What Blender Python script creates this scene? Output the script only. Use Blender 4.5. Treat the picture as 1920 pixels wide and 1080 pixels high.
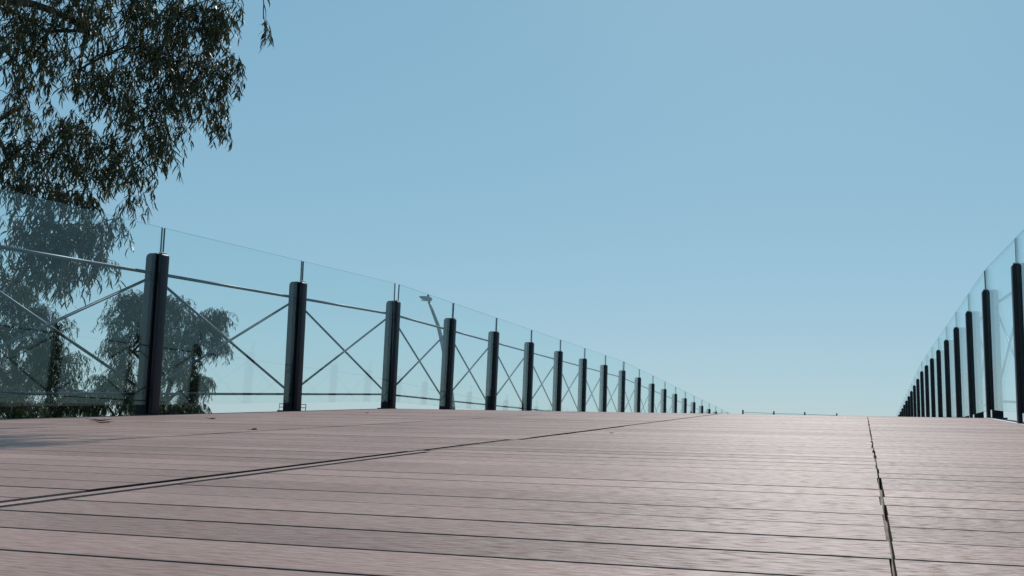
import bpy, bmesh, math, random
from mathutils import Vector, Matrix
R = math.radians
rnd = random.Random(7)
scn = bpy.context.scene
for o in list(bpy.data.objects):
    bpy.data.objects.remove(o, do_unlink=True)
COL = scn.collection

# ------------------------------------------------------------------ camera
RAMP = 0.052                       # the near ramp climbs by about 3 degrees
F_PX, YAW, PITCH, ROLL, EYE, CX = 1693.76, 0.2643, 0.1157, 0.0101, 0.1793, 1159.85
_r = Vector((math.cos(YAW), math.sin(YAW), 0))
_f = Vector((-math.sin(YAW), math.cos(YAW), 0))
_F = _f * math.cos(PITCH) + Vector((0, 0, math.sin(PITCH)))
_U = Vector((0, 0, math.cos(PITCH))) - _f * math.sin(PITCH)
_t = Matrix.Rotation(RAMP, 3, 'X')     # the tripod stands on the sloping ramp
_F = _t @ _F
CR = _t @ (_r * math.cos(ROLL) + _U * math.sin(ROLL))
CU = _t @ (-_r * math.sin(ROLL) + _U * math.cos(ROLL))
CAM = Vector((0, -EYE * math.sin(RAMP), EYE * math.cos(RAMP)))
cd = bpy.data.cameras.new('camera')
cam = bpy.data.objects.new('camera', cd)
COL.objects.link(cam)
cd.sensor_width = 36
cd.lens = 36 * F_PX / 1920
cd.shift_x = -(CX - 960) / 1920
cd.clip_start = 0.02
cd.clip_end = 9000
m3 = Matrix((CR, CU, -_F)).transposed()
cam.matrix_world = Matrix.Translation(CAM) @ m3.to_4x4()
scn.camera = cam

def at(px, py, d):
    """a place in the world seen at this spot of the photograph, d metres deep"""
    return CAM + (_F + CR * ((px - CX) / F_PX) - CU * ((py - 540) / F_PX)) * d

# ------------------------------------------------------------------ sky, sun, exposure
SUN_EL, SUN_AZ = 46.0, -4.0        # azimuth measured from +Y towards +X
w = bpy.data.worlds.new('World')
scn.world = w
w.use_nodes = True
nt = w.node_tree
nt.nodes.clear()
sky = nt.nodes.new('ShaderNodeTexSky')
sky.sky_type = 'NISHITA'
sky.sun_disc = False
sky.sun_elevation = R(SUN_EL)
sky.sun_rotation = R(SUN_AZ)
sky.altitude = 0
sky.air_density = 1.0
sky.dust_density = 0.3
sky.ozone_density = 1.0
bg = nt.nodes.new('ShaderNodeBackground')
bg.inputs['Strength'].default_value = 0.10
wo = nt.nodes.new('ShaderNodeOutputWorld')
# soft camera-like shoulder on the clear, slightly hazy sky, the same in every direction
sp = nt.nodes.new('ShaderNodeSeparateColor')
cb = nt.nodes.new('ShaderNodeCombineColor')
nt.links.new(sky.outputs[0], sp.inputs[0])
for i, (gam, k) in enumerate(((0.520, 0.462), (0.348, 0.610), (0.308, 0.702))):
    m0 = nt.nodes.new('ShaderNodeMath'); m0.operation = 'MULTIPLY'; m0.inputs[1].default_value = 0.1
    m1 = nt.nodes.new('ShaderNodeMath'); m1.operation = 'POWER'; m1.inputs[1].default_value = gam
    m2 = nt.nodes.new('ShaderNodeMath'); m2.operation = 'MULTIPLY'; m2.inputs[1].default_value = k / 0.1
    nt.links.new(sp.outputs[i], m0.inputs[0]); nt.links.new(m0.outputs[0], m1.inputs[0])
    nt.links.new(m1.outputs[0], m2.inputs[0]); nt.links.new(m2.outputs[0], cb.inputs[i])
nt.links.new(cb.outputs[0], bg.inputs['Color'])
nt.links.new(bg.outputs[0], wo.inputs['Surface'])
sd = bpy.data.lights.new('sun', 'SUN')
sd.energy = 3.3
sd.angle = R(0.53)
sd.color = (1.0, 0.975, 0.95)
sun = bpy.data.objects.new('sun', sd)
COL.objects.link(sun)
sun_dir = Vector((math.sin(R(SUN_AZ)) * math.cos(R(SUN_EL)), math.cos(R(SUN_AZ)) * math.cos(R(SUN_EL)), math.sin(R(SUN_EL))))
sun.rotation_euler = sun_dir.to_track_quat('Z', 'Y').to_euler()
sun.location = (0, 0, 30)
scn.view_settings.view_transform = 'Standard'
scn.view_settings.look = 'None'
scn.view_settings.gamma = 1.0
scn.view_settings.exposure = 0.0
scn.view_settings.use_curve_mapping = False
scn.render.engine = 'CYCLES'
scn.cycles.max_bounces = 10
scn.cycles.transparent_max_bounces = 48

# ------------------------------------------------------------------ helpers
def mat(name, col, rough=0.5, metal=0.0, spec=0.5):
    m = bpy.data.materials.new(name)
    m.use_nodes = True
    b = m.node_tree.nodes['Principled BSDF']
    b.inputs['Base Color'].default_value = (*col, 1)
    b.inputs['Roughness'].default_value = rough
    b.inputs['Metallic'].default_value = metal
    b.inputs['Specular IOR Level'].default_value = spec
    return m, m.node_tree, b

def N(nt, t, **kw):
    n = nt.nodes.new(t)
    for k, v in kw.items():
        setattr(n, k, v)
    return n

def noise_colour(nt, b, c1, c2, scale, detail=4, stretch=(1, 1, 1), rough_range=None, bump=0.0, bump_scale=None):
    tc = N(nt, 'ShaderNodeTexCoord')
    mp = N(nt, 'ShaderNodeMapping')
    mp.inputs['Scale'].default_value = stretch
    nt.links.new(tc.outputs['Object'], mp.inputs['Vector'])
    nz = N(nt, 'ShaderNodeTexNoise')
    nz.inputs['Scale'].default_value = scale
    nz.inputs['Detail'].default_value = detail
    nt.links.new(mp.outputs[0], nz.inputs['Vector'])
    rp = N(nt, 'ShaderNodeValToRGB')
    rp.color_ramp.elements[0].position = 0.3
    rp.color_ramp.elements[1].position = 0.7
    rp.color_ramp.elements[0].color = (*c1, 1)
    rp.color_ramp.elements[1].color = (*c2, 1)
    nt.links.new(nz.outputs['Fac'], rp.inputs[0])
    nt.links.new(rp.outputs[0], b.inputs['Base Color'])
    if rough_range:
        mr = N(nt, 'ShaderNodeMapRange')
        mr.inputs['To Min'].default_value, mr.inputs['To Max'].default_value = rough_range
        nt.links.new(nz.outputs['Fac'], mr.inputs['Value'])
        nt.links.new(mr.outputs[0], b.inputs['Roughness'])
    if bump:
        n2 = N(nt, 'ShaderNodeTexNoise')
        n2.inputs['Scale'].default_value = bump_scale or scale * 4
        n2.inputs['Detail'].default_value = 5
        nt.links.new(mp.outputs[0], n2.inputs['Vector'])
        bp = N(nt, 'ShaderNodeBump')
        bp.inputs['Strength'].default_value = bump
        bp.inputs['Distance'].default_value = 0.01
        nt.links.new(n2.outputs['Fac'], bp.inputs['Height'])
        nt.links.new(bp.outputs[0], b.inputs['Normal'])

def tag(o, label=None, cat=None, group=None, kind=None):
    if label: o['label'] = label
    if cat: o['category'] = cat
    if group: o['group'] = group
    if kind: o['kind'] = kind
    return o

def empty(name, loc):
    o = bpy.data.objects.new(name, None)
    COL.objects.link(o)
    o.location = loc
    o.empty_display_size = 0.2
    return o

def link(name, me, parent=None, M=None):
    """link one object; M is its place in the world"""
    o = bpy.data.objects.new(name, me)
    COL.objects.link(o)
    if parent is not None:
        o.parent = parent
        pm = parent.get('_pm')
        inv = INV.get(parent.name, Matrix.Identity(4))
        W = M if M is not None else WORLD.get(parent.name, Matrix.Identity(4))
        o.matrix_local = inv @ W
        WORLD[o.name] = W.copy()
        INV[o.name] = W.inverted()
    else:
        W = M if M is not None else Matrix.Identity(4)
        o.matrix_world = W
        WORLD[o.name] = W.copy()
        INV[o.name] = W.inverted()
    return o
WORLD, INV = {}, {}

def thing(name, loc):
    o = empty(name, loc)
    WORLD[o.name] = Matrix.Translation(loc)
    INV[o.name] = WORLD[o.name].inverted()
    return o

class MB:
    def __init__(self):
        self.v, self.f, self.mi = [], [], []
    def box(self, x0, x1, y0, y1, z0, z1, mi=0):
        n = len(self.v)
        self.v += [(x0, y0, z0), (x1, y0, z0), (x1, y1, z0), (x0, y1, z0), (x0, y0, z1), (x1, y0, z1), (x1, y1, z1), (x0, y1, z1)]
        for q in ((0, 3, 2, 1), (4, 5, 6, 7), (0, 1, 5, 4), (1, 2, 6, 5), (2, 3, 7, 6), (3, 0, 4, 7)):
            self.f.append([n + i for i in q]); self.mi.append(mi)
        return self
    def tube(self, pts, rads, seg=8, cap=True, mi=0):
        pts = [Vector(p) for p in pts]
        n0 = len(self.v)
        prev = None
        for i, p in enumerate(pts):
            d = (pts[min(i + 1, len(pts) - 1)] - pts[max(i - 1, 0)])
            if d.length < 1e-9: d = Vector((0, 0, 1))
            d.normalize()
            a = Vector((0, 0, 1)) if abs(d.z) < 0.9 else Vector((1, 0, 0))
            if prev is not None: a = prev
            u = d.cross(a)
            if u.length < 1e-6: u = d.cross(Vector((0.3, 1, 0.2)))
            u.normalize()
            v = u.cross(d).normalized()
            prev = v
            r = rads[i] if isinstance(rads, (list, tuple)) else rads
            for s in range(seg):
                t = 2 * math.pi * s / seg
                self.v.append(tuple(p + u * (r * math.cos(t)) + v * (r * math.sin(t))))
        for i in range(len(pts) - 1):
            for s in range(seg):
                a = n0 + i * seg + s; b = n0 + i * seg + (s + 1) % seg
                self.f.append([a, b, b + seg, a + seg]); self.mi.append(mi)
        if cap:
            self.f.append([n0 + s for s in reversed(range(seg))]); self.mi.append(mi)
            e = n0 + (len(pts) - 1) * seg
            self.f.append([e + s for s in range(seg)]); self.mi.append(mi)
        return self
    def prism(self, prof, y0, y1, mi=0):
        """profile in x,z drawn anticlockwise seen from -y, pushed along y"""
        n = len(self.v); k = len(prof)
        self.v += [(x, y0, z) for x, z in prof] + [(x, y1, z) for x, z in prof]
        self.f.append([n + i for i in range(k)]); self.mi.append(mi)
        self.f.append([n + k + i for i in reversed(range(k))]); self.mi.append(mi)
        for i in range(k):
            j = (i + 1) % k
            self.f.append([n + j, n + i, n + k + i, n + k + j]); self.mi.append(mi)
        return self
    def mesh(self, name, mats, smooth=False):
        me = bpy.data.meshes.new(name)
        me.from_pydata(self.v, [], self.f)
        for m in (mats if isinstance(mats, (list, tuple)) else [mats]):
            me.materials.append(m)
        if any(self.mi):
            me.polygons.foreach_set('material_index', self.mi)
        if smooth:
            me.polygons.foreach_set('use_smooth', [len(f) == 4 for f in self.f])
        me.update()
        return me

def rotx(a): return Matrix.Rotation(a, 4, 'X')

# ------------------------------------------------------------------ materials
GAP_SHADE, ntq, bq = mat('gap_shade_brown', (0.05, 0.03, 0.027), 0.8)  # shade between boards is put into the colour of their side faces
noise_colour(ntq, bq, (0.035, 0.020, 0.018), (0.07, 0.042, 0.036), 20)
def make_plank_mat():
    m, nt, b = mat('composite_plank', (0.2, 0.16, 0.155), 0.5)
    tc = N(nt, 'ShaderNodeTexCoord'); oi = N(nt, 'ShaderNodeObjectInfo')
    cmb = N(nt, 'ShaderNodeCombineXYZ')
    k = N(nt, 'ShaderNodeMath', operation='MULTIPLY'); k.inputs[1].default_value = 37.0
    nt.links.new(oi.outputs['Random'], k.inputs[0])
    nt.links.new(k.outputs[0], cmb.inputs[0]); nt.links.new(k.outputs[0], cmb.inputs[1])
    ad = N(nt, 'ShaderNodeVectorMath', operation='ADD')
    nt.links.new(tc.outputs['Object'], ad.inputs[0]); nt.links.new(cmb.outputs[0], ad.inputs[1])
    def streak(scale, sx, sy, det):
        mp = N(nt, 'ShaderNodeMapping'); mp.inputs['Scale'].default_value = (sx, sy, 1)
        nt.links.new(ad.outputs[0], mp.inputs[0])
        z = N(nt, 'ShaderNodeTexNoise'); z.inputs['Scale'].default_value = scale; z.inputs['Detail'].default_value = det
        nt.links.new(mp.outputs[0], z.inputs['Vector'])
        return z
    s1 = streak(13, 3.0, 11, 8)       # long brushed streaks along the board
    s2 = streak(2.2, 1, 1, 4)        # soft blotches
    s3 = streak(90, .25, 1.4, 3)       # fine grit
    rp = N(nt, 'ShaderNodeValToRGB')
    e = rp.color_ramp.elements
    e[0].position, e[0].color = 0.25, (0.270, 0.164, 0.136, 1)
    e[1].position, e[1].color = 0.78, (0.440, 0.290, 0.248, 1)
    mx = N(nt, 'ShaderNodeMix', data_type='FLOAT'); mx.inputs['Factor'].default_value = 0.45
    nt.links.new(s1.outputs['Fac'], mx.inputs['A']); nt.links.new(s2.outputs['Fac'], mx.inputs['B'])
    nt.links.new(mx.outputs['Result'], rp.inputs[0])
    hs = N(nt, 'ShaderNodeHueSaturation')
    mr = N(nt, 'ShaderNodeMapRange'); mr.inputs['To Min'].default_value = 0.84; mr.inputs['To Max'].default_value = 1.14
    nt.links.new(oi.outputs['Random'], mr.inputs['Value'])
    nt.links.new(mr.outputs[0], hs.inputs['Value']); nt.links.new(rp.outputs[0], hs.inputs['Color'])
    geo = N(nt, 'ShaderNodeNewGeometry')
    st = N(nt, 'ShaderNodeTexNoise'); st.inputs['Scale'].default_value = 1.7; st.inputs['Detail'].default_value = 7; st.inputs['Roughness'].default_value = 0.65
    nt.links.new(geo.outputs['Position'], st.inputs['Vector'])
    sr = N(nt, 'ShaderNodeMapRange'); sr.inputs['From Min'].default_value = 0.35; sr.inputs['From Max'].default_value = 0.72
    sr.inputs['To Min'].default_value = 0.86; sr.inputs['To Max'].default_value = 1.10
    nt.links.new(st.outputs['Fac'], sr.inputs['Value'])
    h2 = N(nt, 'ShaderNodeHueSaturation'); nt.links.new(sr.outputs[0], h2.inputs['Value']); nt.links.new(hs.outputs[0], h2.inputs['Color'])
    nt.links.new(h2.outputs[0], b.inputs['Base Color'])
    rr = N(nt, 'ShaderNodeMapRange'); rr.inputs['To Min'].default_value = 0.48; rr.inputs['To Max'].default_value = 0.76
    nt.links.new(mx.outputs['Result'], rr.inputs['Value']); nt.links.new(rr.outputs[0], b.inputs['Roughness'])
    sv = N(nt, 'ShaderNodeMapRange'); sv.inputs['From Min'].default_value = 0.36; sv.inputs['From Max'].default_value = 0.64
    sv.inputs['To Min'].default_value = 0.02; sv.inputs['To Max'].default_value = 0.76
    nt.links.new(s1.outputs['Fac'], sv.inputs['Value']); nt.links.new(sv.outputs[0], b.inputs['Specular IOR Level'])
    ma = N(nt, 'ShaderNodeMath', operation='ADD')
    nt.links.new(s1.outputs['Fac'], ma.inputs[0]); nt.links.new(s3.outputs['Fac'], ma.inputs[1])
    b.inputs['Anisotropic'].default_value = 0.55          # brushed across the walkway
    tg = N(nt, 'ShaderNodeCombineXYZ'); tg.inputs[1].default_value = 1.0
    nt.links.new(tg.outputs[0], b.inputs['Tangent'])
    bp = N(nt, 'ShaderNodeBump'); bp.inputs['Strength'].default_value = 0.9; bp.inputs['Distance'].default_value = 0.0026
    nt.links.new(ma.outputs[0], bp.inputs['Height']); nt.links.new(bp.outputs[0], b.inputs['Normal'])
    return m
PLANK = make_plank_mat()

def make_glass():
    m = bpy.data.materials.new('railing_glass'); m.use_nodes = True
    nt = m.node_tree; nt.nodes.clear()
    out = N(nt, 'ShaderNodeOutputMaterial')
    geo = N(nt, 'ShaderNodeNewGeometry')
    dt = N(nt, 'ShaderNodeVectorMath', operation='DOT_PRODUCT')
    nt.links.new(geo.outputs['Incoming'], dt.inputs[0]); nt.links.new(geo.outputs['Normal'], dt.inputs[1])
    ab = N(nt, 'ShaderNodeMath', operation='ABSOLUTE'); nt.links.new(dt.outputs['Value'], ab.inputs[0])
    om = N(nt, 'ShaderNodeMath', operation='SUBTRACT'); om.inputs[0].default_value = 1; nt.links.new(ab.outputs[0], om.inputs[1])
    pw = N(nt, 'ShaderNodeMath', operation='POWER'); pw.inputs[1].default_value = 5; nt.links.new(om.outputs[0], pw.inputs[0])
    sc = N(nt, 'ShaderNodeMath', operation='MULTIPLY_ADD'); sc.inputs[1].default_value = 0.962; sc.inputs[2].default_value = 0.038
    nt.links.new(pw.outputs[0], sc.inputs[0])
    tr = N(nt, 'ShaderNodeBsdfTransparent'); tr.inputs[0].default_value = (0.955, 0.984, 0.980, 1)
    gl = N(nt, 'ShaderNodeBsdfGlossy'); gl.inputs['Roughness'].default_value = 0.0; gl.inputs['Color'].default_value = (0.92, 1, 1, 1)
    mx = N(nt, 'ShaderNodeMixShader')
    nt.links.new(sc.outputs[0], mx.inputs[0]); nt.links.new(tr.outputs[0], mx.inputs[1]); nt.links.new(gl.outputs[0], mx.inputs[2])
    nt.links.new(mx.outputs[0], out.inputs['Surface'])
    return m
GLASS = make_glass()
GEDGE, _, _ = mat('glass_edge', (0.03, 0.10, 0.11), 0.15)
GTOP, ntt, btt = mat('glass_top_edge', (0.08, 0.2, 0.22), 0.2)
_tr = N(ntt, 'ShaderNodeBsdfTransparent'); _mx = N(ntt, 'ShaderNodeMixShader'); _mx.inputs[0].default_value = 0.6
_tr.inputs[0].default_value = (0.75, 0.9, 0.9, 1)
ntt.links.new(btt.outputs[0], _mx.inputs[1]); ntt.links.new(_tr.outputs[0], _mx.inputs[2])
ntt.links.new(_mx.outputs[0], ntt.nodes['Material Output'].inputs['Surface'])
POSTM, ntp, bp_ = mat('post_paint', (0.012, 0.012, 0.018), 0.38, spec=0.3)
noise_colour(ntp, bp_, (0.007, 0.008, 0.015), (0.013, 0.013, 0.022), 9, rough_range=(0.3, 0.5))
ROD, ntr, br = mat('steel_rod', (0.30, 0.33, 0.36), 0.5, metal=0.65)
noise_colour(ntr, br, (0.045, 0.060, 0.075), (0.085, 0.105, 0.125), 14, rough_range=(0.38, 0.55))
EDGE, nte, be = mat('edge_strip_metal', (0.62, 0.62, 0.64), 0.45)
noise_colour(nte, be, (0.62, 0.62, 0.63), (0.78, 0.78, 0.79), 8, stretch=(3, .5, 1), rough_range=(0.35, 0.6))
BEAM, ntb, bb = mat('beam_paint', (0.03, 0.03, 0.035), 0.5)
noise_colour(ntb, bb, (0.022, 0.022, 0.026), (0.04, 0.038, 0.04), 3)
JOIST, ntj, bj = mat('joist_timber', (0.25, 0.18, 0.11), 0.8)
noise_colour(ntj, bj, (0.03, 0.02, 0.017), (0.26, 0.19, 0.12), 12, stretch=(1, 1, 1), bump=.3)
UNDER, ntu, bu = mat('under_deck', (0.03, 0.022, 0.024), 0.9)
noise_colour(ntu, bu, (0.010, 0.007, 0.009), (0.024, 0.018, 0.018), 5)
GROUND, ntg, bgd = mat('ground_soil', (0.1, 0.09, 0.06), 0.95)
noise_colour(ntg, bgd, (0.045, 0.06, 0.025), (0.12, 0.11, 0.06), 0.35, detail=8, bump=.4, bump_scale=6)
BARK, ntk, bk = mat('bark', (0.12, 0.09, 0.07), 0.9)
noise_colour(ntk, bk, (0.035, 0.028, 0.024), (0.10, 0.08, 0.065), 5, stretch=(1, 1, .3), bump=.5)
LAMPM, ntl, bl = mat('lamp_paint', (0.20, 0.22, 0.24), 0.45)
noise_colour(ntl, bl, (0.17, 0.19, 0.21), (0.25, 0.27, 0.29), 2)
LENS, _, _ = mat('lamp_lens', (0.55, 0.57, 0.58), 0.2)
CONC, ntc, bc = mat('concrete', (0.3, 0.29, 0.27), 0.9)
noise_colour(ntc, bc, (0.24, 0.23, 0.21), (0.36, 0.35, 0.32), 2, detail=8, bump=.3)
DRY, ntd, bd = mat('dry_leaf', (0.13, 0.07, 0.04), 0.8)
noise_colour(ntd, bd, (0.07, 0.035, 0.02), (0.2, 0.11, 0.06), 30)
DRY2, ntd2, bd2 = mat('pale_dry_leaf', (0.5, 0.42, 0.34), 0.8)
noise_colour(ntd2, bd2, (0.38, 0.3, 0.22), (0.6, 0.52, 0.44), 30)

def leaf_mat(name, c1, c2, trans):
    m = bpy.data.materials.new(name); m.use_nodes = True
    nt = m.node_tree; b = nt.nodes['Principled BSDF']; out = nt.nodes['Material Output']
    b.inputs['Roughness'].default_value = 0.42
    b.inputs['Specular IOR Level'].default_value = 0.35
    geo = N(nt, 'ShaderNodeNewGeometry')
    rp = N(nt, 'ShaderNodeValToRGB')
    rp.color_ramp.elements[0].color = (*c1, 1); rp.color_ramp.elements[1].color = (*c2, 1)
    nt.links.new(geo.outputs['Random Per Island'], rp.inputs[0])
    nt.links.new(rp.outputs[0], b.inputs['Base Color'])
    tl = N(nt, 'ShaderNodeBsdfTranslucent')
    hs = N(nt, 'ShaderNodeHueSaturation'); hs.inputs['Value'].default_value = 1.3; hs.inputs['Hue'].default_value = 0.48
    nt.links.new(rp.outputs[0], hs.inputs['Color']); nt.links.new(hs.outputs[0], tl.inputs['Color'])
    mx = N(nt, 'ShaderNodeMixShader'); mx.inputs[0].default_value = trans
    nt.links.new(b.outputs[0], mx.inputs[1]); nt.links.new(tl.outputs[0], mx.inputs[2])
    nt.links.new(mx.outputs[0], out.inputs['Surface'])
    return m
LEAF = leaf_mat('eucalyptus_leaf', (0.014, 0.018, 0.010), (0.100, 0.105, 0.042), 0.26)
LEAF2 = leaf_mat('far_leaf', (0.008, 0.014, 0.005), (0.062, 0.076, 0.022), 0.15)
BUSHL = leaf_mat('bush_leaf', (0.014, 0.026, 0.008), (0.060, 0.085, 0.022), 0.15)

# ------------------------------------------------------------------ ground
g = MB()
S = 4000
g.v = [(-S, -S, 0), (S, -S, 0), (S, S, 0), (-S, S, 0)]; g.f = [[0, 1, 2, 3]]; g.mi = [0]
GZ = -3.2
tag(link('ground', g.mesh('ground', GROUND), M=Matrix.Translation((0, 0, GZ))), kind='structure')

# ------------------------------------------------------------------ the walkway: stations along its axis
B1, B2, Z0 = 1.6117, 1.3145, 5.1145
A1, A2, A3 = RAMP, RAMP - 0.0509, RAMP - 0.0871
def station(k):
    s = Z0 + min(k, 2) * B1
    P = Vector((0, math.cos(A1) * s, math.sin(A1) * s)); a = A1
    if k > 2:
        t = min(k - 2, 7) * B2; P += Vector((0, math.cos(A2) * t, math.sin(A2) * t)); a = A2
    if k > 9:
        t = (k - 9) * B2; P += Vector((0, math.cos(A3) * t, math.sin(A3) * t)); a = A3
    return P, a
XL, XR = -4.6426, 1.0486           # glass planes
KY = Z0 + 2 * B1 - 0.04            # length of the near ramp, measured along it
DL, DR = -4.612, 1.004             # clear deck edges
KMIN, KMAX = -3, 24
M1 = rotx(A1)                      # ramp frame
Pk, _ = station(2); M2 = Matrix.Translation(Pk) @ rotx(A2)
P9, _ = station(9); M3 = Matrix.Translation(P9) @ rotx(A3)
LEN2, LEN3 = 7 * B2, (KMAX - 9) * B2 + 1

db = MB(); db.box(DL, DR, -6.0, KY - .03, -0.20, -0.15)
deck = tag(link('walkway_deck', db.mesh('walkway_deck', UNDER), M=M1), kind='structure')
# edge beams, joists and far deck slabs
for M, L0, L1 in ((M1, -6.0, KY + .02), (M2, .04, LEN2), (M3, 0.01, LEN3)):
    for x0, x1 in ((DL - .21, DL - .03), (DR + .03, DR + .21)):
        mb = MB().box(x0, x1, L0, L1 - .012, -0.32, -0.012)
        link('edge_beam', mb.mesh('edge_beam', BEAM), deck, M)
    for s, x in ((-1, DL), (1, DR)):
        mb = MB().box(min(x, x + s * .029), max(x, x + s * .029), L0, L1 - .015, -0.06, 0.0012)
        link('edge_strip', mb.mesh('edge_strip', EDGE if s > 0 else GAP_SHADE), deck, M)
for x in (0.012,):
    link('joist', MB().box(x - .035, x + .06, -6.0, KY - .05, -0.044, -0.024).mesh('joist', JOIST), deck, M1)
for y in (-3.0, 3.5, 14.5, 26.0):
    for x in (-4.0, 0.4):
        Pm = M1 @ Vector((x, y, -.1)) if y < 8 else Vector((x, y, Pk.z - .12 - max(0, y - 17) * .035))
        pl = MB().tube([(0, 0, GZ - Pm.z), (0, 0, -.05)], .16, 14)
        link('pile', pl.mesh('pile', CONC, True), deck, Matrix.Translation(Pm))

# planks
SEAM = [DL + .004, -3.80, -2.531, -1.2805, 0.0285, DR - .004]
PITCH_Y, PH, TH = 0.128, 0.944, 0.024
def plank_mesh(wd):
    h = wd / 2; c = .0005
    prof = [(-h, -TH), (h, -TH), (h, -c), (h - c, 0), (-h + c, 0), (-h, -c)]   # y,z
    mb = MB()
    n = len(prof)
    mb.v = [(-.5, y, z) for y, z in prof] + [(.5, y, z) for y, z in prof]
    mb.f = [list(reversed(range(n))), list(range(n, 2 * n))] + [[i, (i + 1) % n, n + (i + 1) % n, n + i] for i in range(n)]
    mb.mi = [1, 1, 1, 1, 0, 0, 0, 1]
    return mb.mesh('plank', [PLANK, GAP_SHADE])
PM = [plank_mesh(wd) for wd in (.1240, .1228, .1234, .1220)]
rows = range(int(math.floor((-6.0 - PH) / PITCH_Y)) + 1, int((KY - PH) / PITCH_Y))
first_vis = [3.2, 2.6, 1.3, 0.62, 0.80]
rest = MB()
def jag(c, y):
    """how far plank ends wander at a seam"""
    r2 = random.Random(int(c * 1000 + y * 1000))
    if c == 4: return r2.uniform(-.0022, .0024), r2.uniform(-.0024, .0022)
    if c == 3: return r2.uniform(-.002, .002), r2.uniform(-.002, .002)
    return r2.uniform(-.0012, .0012), r2.uniform(-.0012, .0012)
for j in rows:
    yc = PH + PITCH_Y * (j + .5)
    for c in range(5):
        x0, x1 = SEAM[c], SEAM[c + 1]
        gl = {0: 0, 1: .002, 2: .007, 3: .004, 4: .0028}[c]
        gr = {0: .002, 1: .007, 2: .004, 3: .0035, 4: 0}[c]
        if c == 2: gr = .047 if yc < 2.5 else (.034 if yc < 3.3 else .004)      # the boards shift at this wide seam
        if c == 3: gl = .035 if yc < 2.5 else (.010 if yc < 3.3 else (.032 if yc < 4.8 else .020))
        if c == 1: gr = .013 if yc < 4.6 else .006
        a = x0 + gl + jag(c, yc)[0]; b = x1 - gr + jag(c + 1, yc)[1]
        if yc > first_vis[c]:
            o = link('plank', PM[rnd.randrange(4)], deck,
                     M1 @ Matrix.Translation(((a + b) / 2, yc + rnd.uniform(-.0012, .0012), rnd.uniform(-.0003, .0003)))
                     @ Matrix.Rotation(rnd.uniform(-.0012, .0012), 4, 'Z') @ Matrix.Rotation(rnd.uniform(-.003, .003), 4, 'X') @ Matrix.Diagonal((b - a, 1, 1, 1)))
        else:
            rest.box(a, b, yc - .06, yc + .06, -TH, -.0005)
link('planks_behind', rest.mesh('planks_behind', PLANK), deck, M1)['kind'] = 'stuff'
for M, L in ((M2, LEN2), (M3, LEN3)):
    rest = MB(); y = .05
    while y < L - .14:
        for c in range(5):
            rest.box(SEAM[c] + .003, SEAM[c + 1] - .003, y, y + .121, -TH, 0)
        y += PITCH_Y
    link('planks_beyond', rest.mesh('planks_beyond', PLANK), deck, M)['kind'] = 'stuff'
    link('deck_slab', MB().box(DL, DR, .04, L, -.20, -.15).mesh('deck_slab', UNDER), deck, M)
# nosing at the crest, trim strip beside the wide seam
link('trim_strip', MB().box(-1.294, -1.266, -6, 2.52, -.020, .0004).mesh('trim_strip', PLANK), deck, M1)
link('trim_strip', MB().box(-1.288, -1.276, 2.55, 3.4, -.020, 0.0002).mesh('trim_strip', PLANK), deck, M1)

# ------------------------------------------------------------------ railings
HP, HG, GB = 1.10, 1.28, 0.07
GT = 0.014
def rounded(x0, x1, z0, z1, r0, r1, n=5):
    """upright profile with rounded top corners (x,z), anticlockwise from -y"""
    p = [(x0, z0), (x1, z0)]
    for i in range(n + 1):
        t = math.pi / 2 * i / n; p.append((x1 - r1 + r1 * math.cos(t), z1 - r1 + r1 * math.sin(t)))
    for i in range(n + 1):
        t = math.pi / 2 * i / n; p.append((x0 + r0 - r0 * math.sin(t), z1 - r0 + r0 * math.cos(t)))
    return p
def bevelled(me, width, seg=2):
    bm = bmesh.new(); bm.from_mesh(me)
    es = [e for e in bm.edges if e.calc_face_angle(0) > .9]
    bmesh.ops.bevel(bm, geom=es, offset=width, segments=seg, affect='EDGES', profile=.6)
    bm.to_mesh(me); bm.free()
    for p in me.polygons: p.use_smooth = True
    return me
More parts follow.
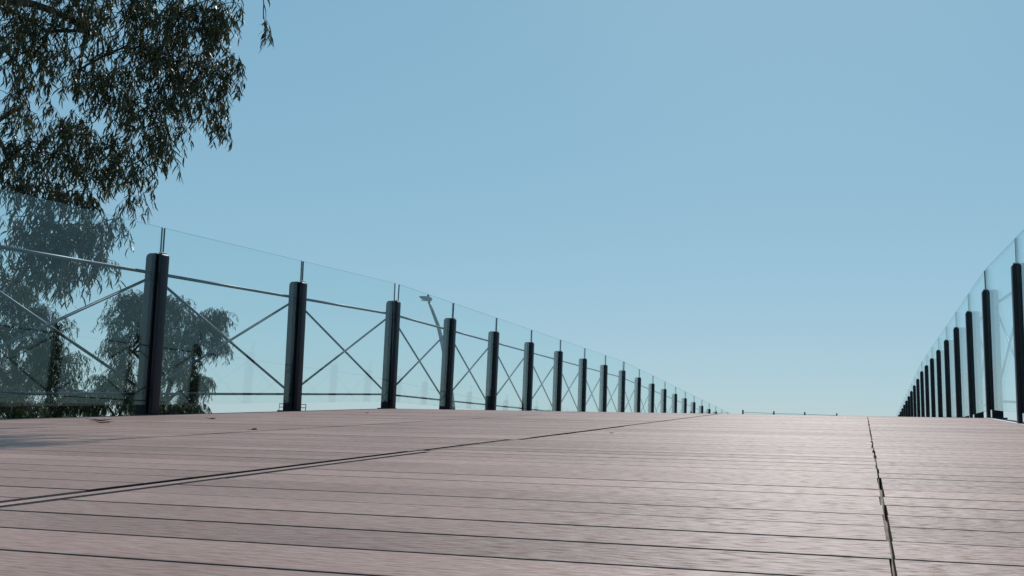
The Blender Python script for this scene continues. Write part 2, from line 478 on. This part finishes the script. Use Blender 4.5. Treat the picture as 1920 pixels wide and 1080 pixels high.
def make_railing(side, X, label):
    """side = +1: the outside lies towards +x"""
    root = thing('glass_railing', (X, station(-3)[0].y, station(-3)[0].z))
    tag(root, label, 'railing', 'railings along the walkway')
    s = side
    def prof(a, b, z0, z1, ra, rb):
        x0, x1 = (a, b) if s > 0 else (-b, -a)
        if s < 0: ra, rb = rb, ra
        return rounded(x0, x1, z0, z1, ra, rb)
    outer = bevelled(MB().prism(prof(GT / 2 + .001, .092, -.012, HP, .004, .032), -.040, .040).mesh('post', POSTM), .004)
    inner = bevelled(MB().prism(prof(-.037, -GT / 2 - .001, -.012, HP - .002, .022, .003), -.034, .034).mesh('clamp_plate', POSTM), .004)
    bracket = MB().box(-.05, .05, -.045, .045, 0, .012)
    foot = MB().box(min(-s * .034, s * .12), max(-s * .034, s * .12), -.055, .055, -.012, .004)
    glint_cap = bevelled(MB().box(min(-s * .026, s * .004), max(-s * .026, s * .004), -.026, .026, HP - .001, HP + .007).mesh('cap', EDGE), .002)  # pale cap added as a sunlit glint on the dark post top
    footm = foot.mesh('base_plate', BEAM)
    bolt = MB().tube([(0, 0, 0), (s * -.012, 0, 0)], .009, 6).mesh('bolt', ROD)
    gm, rail, brail, brc1, brc2 = {}, {}, {}, {}, {}
    xo = s * .052                       # rods sit in the outer half of the posts
    for L in (B1, B2):
        h = L / 2 - .011
        mb = MB().box(-GT / 2, GT / 2, -h, h, GB, HG)
        mb.mi = [1, 2, 1, 0, 1, 0]
        gm[L] = mb.mesh('glass_panel', [GLASS, GEDGE, GTOP])
        rail[L] = MB().tube([(xo, -L / 2 + .03, .965), (xo, L / 2 - .03, .965)], .0115, 10).mesh('top_rail', ROD, True)
        brail[L] = MB().tube([(xo, -L / 2 + .03, .142), (xo, L / 2 - .03, .142)], .0095, 10).mesh('bottom_rail', ROD, True)
        brc1[L] = MB().tube([(xo - .011, -L / 2 + .03, .935), (xo - .011, L / 2 - .03, .172)], .0095, 10).mesh('brace', ROD, True)
        brc2[L] = MB().tube([(xo + .011, -L / 2 + .03, .172), (xo + .011, L / 2 - .03, .935)], .0095, 10).mesh('brace', ROD, True)
    for k in range(KMIN, KMAX + 1):
        P, a = station(k)
        if k == 2: a = (A1 + A2) / 2
        if k == 9: a = (A2 + A3) / 2
        W = Matrix.Translation(P + Vector((X, 0, 0))) @ rotx(a)
        po = link('post', outer, root, W)
        link('clamp_plate', inner, po, W)
        link('base_plate', footm, po, W)
        link('cap', glint_cap, po, W)
        if k < KMAX:
            Q, _ = station(k + 1)
            d = Q - P; L = B1 if k < 2 else B2
            W = Matrix.Translation((P + Q) / 2 + Vector((X, 0, 0))) @ rotx(math.atan2(d.z, d.y))
            for nm, me in (('glass_panel', gm), ('top_rail', rail), ('bottom_rail', brail), ('brace', brc1), ('brace', brc2)):
                link(nm, me[L], root, W)
    return root
make_railing(-1, XL, 'glass panel railing with dark posts and crossed steel rods along the left deck edge')
make_railing(1, XR, 'glass panel railing with dark posts along the right edge of the deck')

# ------------------------------------------------------------------ railing of the landing far beyond the crest
tops = [at(1393, 768.5, 40), at(1451, 771, 40.6), at(1509, 772.5, 41.2), at(1569, 775, 41.8)]
base = min(t.z for t in tops) - 1.15
c0 = (tops[0] + tops[3]) / 2
land = tag(thing('landing_railing', (c0.x, c0.y, base)), 'tiny low railing with four thin posts far beyond the crest of the deck', 'railing')
for i, t in enumerate(tops):
    link('post', MB().box(-.03, .03, -.04, .04, base - t.z, 0).mesh('post', POSTM), land, Matrix.Translation(t))
for a, b in zip(tops[:-1], tops[1:]):
    for dz in (-.10, -.55):
        link('rail', MB().tube([a + Vector((0, 0, dz)) - c0, b + Vector((0, 0, dz)) - c0],   .008, 6).mesh('rail', ROD, True), land, Matrix.Translation(c0))
    n = (b - a).normalized(); gb = MB(); h = .006
    p = Vector((-n.y, n.x, 0)).normalized() * h
    q = [a + n * .08, b - n * .08]
    gv = []
    for z0 in (-.95, -.12):
        gv += [q[0] + p + Vector((0, 0, z0)) - c0, q[1] + p + Vector((0, 0, z0)) - c0, q[1] - p + Vector((0, 0, z0)) - c0, q[0] - p + Vector((0, 0, z0)) - c0]
    gb.v = [tuple(v) for v in gv]; gb.f = [[0, 3, 2, 1], [4, 5, 6, 7], [0, 1, 5, 4], [1, 2, 6, 5], [2, 3, 7, 6], [3, 0, 4, 7]]; gb.mi = [1, 1, 0, 1, 0, 1]
    link('glass_panel', gb.mesh('glass_panel', [GLASS, GTOP]), land, Matrix.Translation(c0))
lp = MB().box(-3.4, 3.4, -.4, 2.6, -.22, 0)
lo = link('landing', lp.mesh('landing', CONC), M=Matrix.Translation((c0.x, c0.y, base)))
lo['kind'] = 'structure'
for dx in (-2.4, 2.4):
    link('pile', MB().tube([(dx, 1, GZ - base), (dx, 1, -.2)], .2, 12).mesh('pile', CONC, True), lo)

# ------------------------------------------------------------------ mast platform far off behind the second post
pd = 140.0
pa, pb = at(524, 769.5, pd), at(572, 770.5, pd)
pc = (pa + pb) / 2; W2 = (pb - pa).length / 2
plat = tag(thing('mast_platform', (pc.x, pc.y, GZ)), 'tiny far platform with handrail peeking out behind the second left post', 'platform')
PW = Matrix.Translation(pc) @ Matrix.Rotation(YAW + .35, 4, 'Z')
link('column', MB().tube([(0, 0, GZ - pc.z), (0, 0, -.3)], [.45, .3], 14).mesh('column', LAMPM, True), plat, PW)
link('platform_slab', MB().box(-W2 - .2, W2, -1.2, 1.2, -.25, .0).mesh('platform_slab', BEAM), plat, PW)
for x in (-W2 + .05, -W2 * .33, W2 * .33, W2 - .05):
    for y in (-1.15, 1.15):
        link('rail_post', MB().tube([(x, y, 0), (x, y, 1.0)], .035, 6).mesh('rail_post', BEAM), plat, PW)
for z in (.5, 1.0):
    for y in (-1.15, 1.15):
        link('handrail', MB().tube([(-W2 + .05, y, z), (W2 - .05, y, z)], .03, 6).mesh('handrail', BEAM), plat, PW)

# ------------------------------------------------------------------ street lamp
ld = 42.0
pts = [at(852, 800, ld), at(846, 740, ld), at(838, 690, ld), at(830.5, 648, ld), at(822, 612, ld), at(812, 586, ld), at(804, 565, ld)]
b0 = Vector((pts[0].x + .25, pts[0].y, GZ))
lamp = tag(thing('street_lamp', b0), 'grey street lamp with a leaning curved pole behind the left railing', 'street lamp')
pts = [b0] + pts
link('pole', MB().tube([p - b0 for p in pts], [.15, .13, .12, .11, .10, .085, .07, .06], 12).mesh('pole', LAMPM, True), lamp, Matrix.Translation(b0))
h0 = at(806, 559, ld)
HM = Matrix.Translation(h0) @ Matrix.Rotation(YAW, 4, 'Z') @ Matrix.Rotation(R(6), 4, 'Y')
hb = MB()
prof = [(-.50, -.01), (-.36, -.10), (-.05, -.13), (.08, -.11), (.10, .02), (.0, .07), (-.25, .05), (-.46, .02)]
hb.prism(prof, -.13, .13)
hd = link('lamp_head', bevelled(hb.mesh('lamp_head', LAMPM), .02), lamp, HM)
link('lens', MB().box(-.38, -.06, -.10, .10, -.135, -.115).mesh('lens', LENS), hd, HM @ Matrix.Rotation(R(-5), 4, 'Y'))
link('photocell', MB().tube([(-.1, 0, .05), (-.1, 0, .15)], .05, 8).mesh('photocell', POSTM), hd, HM)

# ------------------------------------------------------------------ trees
def leaf(mb, p, d, side, L, wd, r):
    """a sickle shaped hanging leaf, six points"""
    d = d.normalized(); s = side - d * side.dot(d)
    if s.length < 1e-4: return
    s.normalize(); nrm = d.cross(s)
    cv = r.uniform(-.22, .22) * L; bw = r.uniform(-.12, .12) * L
    n = len(mb.v)
    m1 = p + d * (L * .33) + s * (cv * .5) + nrm * bw
    m2 = p + d * (L * .68) + s * (cv * .7) + nrm * bw
    tip = p + d * L + nrm * (-bw * .5)
    mb.v += [tuple(p), tuple(m1 + s * wd * .5), tuple(m1 - s * wd * .5), tuple(m2 + s * wd * .38), tuple(m2 - s * wd * .38), tuple(tip)]
    mb.f += [[n, n + 2, n + 1], [n + 1, n + 2, n + 4, n + 3], [n + 3, n + 4, n + 5]]
    mb.mi += [0, 0, 0]

def rv(r):
    while True:
        v = Vector((r.uniform(-1, 1), r.uniform(-1, 1), r.uniform(-1, 1)))
        if .01 < v.length <= 1: return v

def spray(lm, bm_, p, r, L, nleaf, leafL, droop=1.0, twig=.004, start=None):
    d = rv(r); d.z *= .4; d.normalize()
    pts = [p]; q = p.copy(); seg = 5
    for i in range(seg):
        t = (i + 1) / seg
        dd = (d * (1 - t * .9) + Vector((0, 0, -1)) * (.25 + t * droop)).normalized()
        q = q + dd * (L / seg); pts.append(q.copy())
    bm_.tube(pts, [twig * (1 - .7 * i / seg) for i in range(seg + 1)], 3, cap=False)
    for i in range(nleaf):
        t = (i + r.random()) / nleaf * seg
        a = min(int(t), seg - 1); u = t - a
        b = pts[a].lerp(pts[a + 1], u)
        out = rv(r); out.z *= .3
        dv = Vector((0, 0, -1)) * r.uniform(.55, 1.3) + out.normalized() * r.uniform(.15, .75)
        leaf(lm, b, dv, rv(r), leafL * r.uniform(.5, 1.35), leafL * r.uniform(.10, .17), r)

def limb(mb, a, b, r0, r1, r, sag=.12, n=5, seg=6):
    a = Vector(a); b = Vector(b); L = (b - a).length
    off = rv(r) * L * .08
    pts = []
    for i in range(n + 1):
        t = i / n
        pts.append(a.lerp(b, t) + Vector((0, 0, 1)) * (math.sin(t * math.pi) * sag * L) + off * math.sin(t * math.pi) + rv(r) * (.012 * L * (0 < i < n)))
    mb.tube(pts, [r0 + (r1 - r0) * i / n for i in range(n + 1)], seg, cap=False)
    return pts

def tree(name, label, base, forks, clumps, seed, leafmat, leafL, sprayL, nleaf, trunk_r, group=None, cat='tree', droop=1.0, twig=.004):
    """forks: limb nodes (parent index or -1, point, radius); clumps: (fork index, centre, radius vector, sprays)"""
    r = random.Random(seed)
    root = thing(name, base)
    tag(root, label, cat, group)
    T = Matrix.Translation(base); B0 = Vector(base)
    tk, lb, tw, lm = MB(), MB(), MB(), MB()
    for i, (par, p, rad) in enumerate(forks):
        a = Vector((0, 0, 0)) if par < 0 else forks[par][1] - B0
        ra = trunk_r if par < 0 else forks[par][2]
        limb(tk if par < 0 else lb, a, p - B0, ra, rad, r, sag=.0 if par < 0 else .06, n=6, seg=10 if par < 0 else 7)
    nodes = [(p - B0, rad) for _, p, rad in forks]
    order = sorted(clumps, key=lambda q: min((q[1] - f[1]).length for f in forks))
    for fi, c, rad, n in order:
        c0_ = c - B0
        f0, fr = min(nodes, key=lambda q: (q[0] - c0_).length + (0.0 if q[0].z < c0_.z + .6 else .3))
        r1_ = max(.008, fr * .5)
        pl = limb(lb, f0, c0_, fr * .75, r1_, r, sag=r.uniform(.0, .14), n=6, seg=5)
        nodes.append((c0_.copy(), r1_))
        for j in range(n):
            v = rv(r)
            p = c0_ + Vector((v.x * rad[0], v.y * rad[1], v.z * rad[2]))
            if j % 3 == 0:
                src = pl[r.randrange(3, 7)]
                limb(tw, src, p, .009, twig, r, sag=.1, n=4, seg=3)
            spray(lm, tw, p, r, sprayL * r.uniform(.6, 1.3), nleaf, leafL, droop, twig)
    link('trunk', tk.mesh('trunk', BARK, True), root, T)
    if lb.v: link('branches', lb.mesh('branches', BARK, True), root, T)
    tw_o = link('twigs', tw.mesh('twigs', BARK), root, T); tw_o['kind'] = 'stuff'
    cr = link('crown', lm.mesh('crown', leafmat), root, T); cr['kind'] = 'stuff'
    return root

def px(n, d): return n * d / F_PX

# the big eucalyptus by the railing; its trunk stands left of the picture
DEN = 1.8
tb = at(-420, 820, 12.5); tb = Vector((tb.x, tb.y, GZ))
forks = [(-1, at(-400, 480, 12.4), .20), (0, at(-260, 150, 12.6), .12), (1, at(-60, 10, 12.4), .07), (0, at(-220, 330, 12), .09),
         (3, at(-20, 240, 12), .05), (1, at(-160, -260, 12.5), .08), (2, at(170, 60, 12.2), .04), (5, at(150, -240, 12), .05), (5, at(-330, -420, 12.8), .05)]
C = []
def cl(fi, x, y, rx, ry, n, d=12.0, rz=None):
    C.append((fi, at(x, y, d), (px(rx, d), rz or px((rx + ry) * .5, d), px(ry, d)), int(n * DEN)))
for a in [
    (2, 10, 20, 90, 60, 46), (2, 60, 110, 70, 50, 26), (6, 140, 0, 80, 50, 40), (6, 250, 0, 70, 45, 40), (6, 340, 20, 60, 50, 36, 11.8),
    (6, 400, 40, 45, 45, 16, 11.8), (6, 300, 110, 75, 45, 40), (6, 210, 160, 60, 40, 26), (6, 390, 125, 45, 40, 18), (6, 350, 175, 60, 45, 30),
    (6, 270, 205, 60, 40, 28), (6, 395, 190, 25, 20, 6), (6, 150, 130, 55, 35, 16), (4, 40, 200, 60, 45, 22), (4, 15, 300, 40, 40, 14),
    (4, 100, 300, 60, 30, 22), (4, 70, 355, 70, 30, 28), (4, 180, 300, 50, 35, 16), (4, 150, 370, 60, 30, 20), (4, 225, 305, 40, 20, 10),
    (4, 110, 430, 60, 40, 34), (4, 170, 430, 45, 35, 18), (4, 40, 420, 40, 40, 12), (4, 110, 500, 60, 40, 26), (4, 185, 490, 25, 25, 8), (4, 50, 500, 60, 40, 14),
    (6, 300, 245, 40, 18, 10), (4, 250, 365, 18, 12, 4), (4, 140, 240, 60, 30, 10),
    (6, 494, 36, 6, 6, 2), (6, 480, -40, 12, 8, 4), (6, 408, 228, 8, 10, 4), (6, 440, 110, 18, 20, 5), (6, 425, 150, 18, 20, 5), (6, 268, 318, 18, 12, 4), (4, 215, 410, 22, 18, 7),
    (6, 320, 60, 90, 50, 22), (4, 130, 235, 60, 30, 14), (4, 60, 265, 60, 30, 14), (4, 215, 270, 50, 28, 14), (6, 410, 20, 50, 40, 16), (6, 300, 275, 50, 22, 10), (4, 150, 455, 60, 45, 16), (6, 230, 90, 80, 60, 24), (2, 90, 60, 80, 50, 26), (4, 60, 460, 70, 50, 20),
    # beyond the frame
    (2, -90, -60, 110, 90, 40, 12.3), (5, -60, -240, 150, 90, 50, 12.5), (7, 140, -140, 130, 60, 40), (7, 280, -160, 110, 60, 34), (7, 330, -70, 80, 35, 22),
    (1, -260, 60, 120, 100, 36, 12.8), (3, -140, 300, 100, 110, 34), (8, -330, -380, 170, 100, 40, 13), (5, 60, -330, 140, 70, 34), (3, -120, 460, 70, 70, 18)]:
    cl(*a)
# long limb and clumps added out of view to shade the deck's left side
def deck_at(pxx, pyy):
    d = (_F + CR * ((pxx - CX) / F_PX) - CU * ((pyy - 540) / F_PX))
    n = Vector((0, -math.sin(RAMP), math.cos(RAMP)))
    return CAM + d * (-(CAM.dot(n)) / d.dot(n))
ov = [deck_at(8, 838) + sun_dir * 7.4, deck_at(-60, 826) + sun_dir * 7.2, deck_at(6, 808) + sun_dir * 7.5]
forks += [(7, at(420, -330, 11.0), .045), (9, at(680, -330, 10.5), .03)]
C += [(10, ov[0] + Vector((-.22, 0, .18)), (.28, .12, .10), 60), (10, ov[1] + Vector((-.4, 0, .18)), (.5, .25, .2), 60), (10, ov[2] + Vector((-.3, 0, .18)), (.35, .10, .1), 14),
      (9, at(430, -300, 11), (1.0, 1.0, .6), 40), (10, at(650, -330, 10.5), (.8, .8, .5), 30)]
tree('eucalyptus_tree', 'large drooping eucalyptus tree hanging into the upper left corner over the railing', tb, forks, C, 11, LEAF, .14, .36, 14, .26, 'eucalyptus trees left of the walkway', twig=.0035)

# two farther trees and the shrubs behind the glass
def far_tree(name, label, bx, d, forks_px, clumps_px, seed, lm=LEAF2, tr=.11, leafL=.13, sprayL=.4, nl=15, cat='tree', group='eucalyptus trees left of the walkway'):
    b = at(bx, 800, d); b = Vector((b.x, b.y, GZ))
    r0 = random.Random(seed + 100)
    fk = [(p, at(x, y, d), r_) for p, x, y, r_ in forks_px]
    cs = [(fi, at(x + r0.uniform(-8, 8), y + r0.uniform(-8, 6), d + dd), (px(rx, d) * r0.uniform(.75, 1.2), px((rx + ry) * .5, d), px(ry, d) * r0.uniform(.75, 1.2)), int(n * r0.uniform(2.6, 4.6))) for fi, x, y, rx, ry, n, dd in clumps_px]
    return tree(name, label, b, fk, cs, seed, lm, leafL, sprayL, nl, tr, group, cat, droop=.45, twig=.006)
far_tree('eucalyptus_tree', 'rounded eucalyptus tree behind the glass around the nearest left post', 300, 25,
         [(-1, 305, 760, .07), (0, 330, 660, .045), (0, 250, 660, .04), (0, 375, 720, .02)],
         [(1, 330, 575, 35, 28, 40, 0), (1, 385, 605, 38, 32, 46, .3), (1, 410, 590, 20, 22, 18, .2), (1, 350, 640, 45, 30, 46, -.3), (2, 260, 565, 40, 28, 40, .4), (2, 230, 600, 40, 35, 34, 0),
          (2, 290, 620, 40, 35, 40, .2), (2, 230, 660, 30, 25, 16, .5), (1, 330, 690, 35, 25, 26, 0), (3, 385, 708, 24, 14, 16, 0), (3, 350, 740, 26, 14, 18, .2), (2, 290, 700, 30, 25, 16, 0), (1, 405, 640, 22, 18, 14, 0), (2, 225, 640, 26, 30, 24, .6), (2, 230, 700, 26, 26, 24, .8), (3, 358, 680, 22, 26, 20, .6), (3, 358, 725, 22, 22, 20, .8), (2, 300, 660, 30, 26, 18, .8)], 21)
far_tree('eucalyptus_tree', 'dense eucalyptus tree behind the glass at the left picture edge', 40, 22,
         [(-1, 35, 750, .09), (0, 20, 660, .06), (0, 90, 670, .045), (0, -60, 640, .05)],
         [(1, 20, 545, 45, 28, 34, 0), (1, 50, 590, 50, 30, 36, .2), (1, 0, 620, 45, 40, 40, 0), (2, 70, 660, 50, 35, 36, -.2), (2, 110, 610, 35, 35, 16, .3), (2, 130, 680, 35, 25, 16, 0), (3, -70, 560, 50, 40, 30, 0), (3, -60, 660, 50, 40, 26, 0), (1, 30, 710, 50, 25, 26, 0), (2, 120, 720, 35, 18, 14, 0), (2, 82, 640, 28, 30, 24, .8), (2, 82, 700, 28, 30, 24, .8), (1, -10, 690, 50, 40, 30, .6), (2, 150, 740, 30, 20, 16, .4)], 22)
def shrub(label, bx, d, clumps_px, seed):
    b = at(bx, 800, d); b = Vector((b.x, b.y, GZ))
    fk = [(-1, at(bx, 790, d), .03), (0, at(bx - 15, 765, d), .02), (0, at(bx + 12, 760, d), .02)]
    cs = [(i % 2 + 1, at(x, y, d), (px(rx, d), px(rx, d), px(ry, d)), int(n * 3)) for i, (x, y, rx, ry, n) in enumerate(clumps_px)]
    tree('leafy_shrub', label, b, fk, cs, seed, BUSHL, .10, .35, 16, .05, 'shrubs behind the left railing', 'shrub', droop=.3, twig=.004)
shrub('low dark green shrub behind the glass at the left picture edge', 20, 17, [(10, 745, 45, 30, 44), (50, 765, 30, 20, 26), (-40, 750, 40, 25, 20)], 31)
shrub('low green shrub behind the glass, second from the left picture edge', 110, 18, [(95, 765, 30, 20, 26), (135, 750, 32, 24, 32)], 32)
shrub('taller dark shrub just left of the nearest left post', 220, 18, [(200, 722, 30, 25, 30), (235, 735, 30, 26, 34), (180, 760, 26, 20, 24), (255, 755, 26, 22, 26)], 33)
shrub('yellow green shrub at the deck edge just right of the nearest left post', 350, 19, [(340, 766, 30, 15, 34), (300, 758, 24, 18, 22), (375, 764, 10, 9, 5), (318, 776, 18, 10, 12)], 34)

# ------------------------------------------------------------------ dry leaves on the deck
def on_deck(x, y, z=0): return M1 @ Vector((x, y, z))
def deck_at(pxx, pyy):
    d = (_F + CR * ((pxx - CX) / F_PX) - CU * ((pyy - 540) / F_PX))
    n = Vector((0, -math.sin(A1), math.cos(A1)))
    t = -(CAM.dot(n)) / d.dot(n)
    return CAM + d * t
def dry_leaf(pxx, pyy, L, wd, rz, m, label, seed):
    r = random.Random(seed); mb = MB(); n = 6; L *= .72; wd *= .72
    for i in range(n + 1):
        t = i / n; ww = wd * math.sin(math.pi * min(.97, max(.04, t))) ** .8 / 2
        x = (t - .5) * L; z = .003 + .09 * L * (2 * t - 1) ** 2 + r.uniform(0, .003)
        yb = .15 * L * (t - .5) ** 2
        mb.v += [(x, yb - ww, z + ww * .7), (x, yb, z), (x, yb + ww, z + ww * .6)]
    for i in range(n):
        a = i * 3
        mb.f += [[a, a + 3, a + 4, a + 1], [a + 1, a + 4, a + 5, a + 2]]; mb.mi += [0, 0]
    k = len(mb.v)
    mb.tube([(-.5 * L - .018, 0, .008 + .09 * L), (-.5 * L, .03 * L, .003 + .09 * L)], .0012, 3)
    me = mb.mesh('dry_leaf', m)
    tag(link('dry_leaf', me, M=Matrix.Translation(deck_at(pxx, pyy)) @ rotx(A1) @ Matrix.Rotation(rz, 4, 'Z')), label, 'leaf', 'dry leaves lying on the deck')
dry_leaf(188, 791, .16, .03, .3, DRY, 'long brown curled dry leaf near the left deck edge', 1)
dry_leaf(192, 794.5, .15, .022, .15, DRY, 'thin brown dry leaf lying in front of the long curled leaf', 2)
dry_leaf(203, 794.5, .03, .02, .4, DRY2, 'tiny pale leaf scrap at the tip of the thin brown leaf', 3)
dry_leaf(398, 787, .06, .03, .2, DRY, 'small brown dry leaf right of the nearest left post', 4)
dry_leaf(476, 808.5, .04, .03, 1.2, DRY, 'small dark dry leaf on a plank seam below the second left post', 5)
dry_leaf(689, 775.5, .035, .02, 1.0, DRY, 'speck of dry leaf left of the third left post foot', 6)
dry_leaf(1148, 814, .03, .012, 1.4, DRY, 'tiny dark leaf scrap on the middle planks below the far left posts', 7)
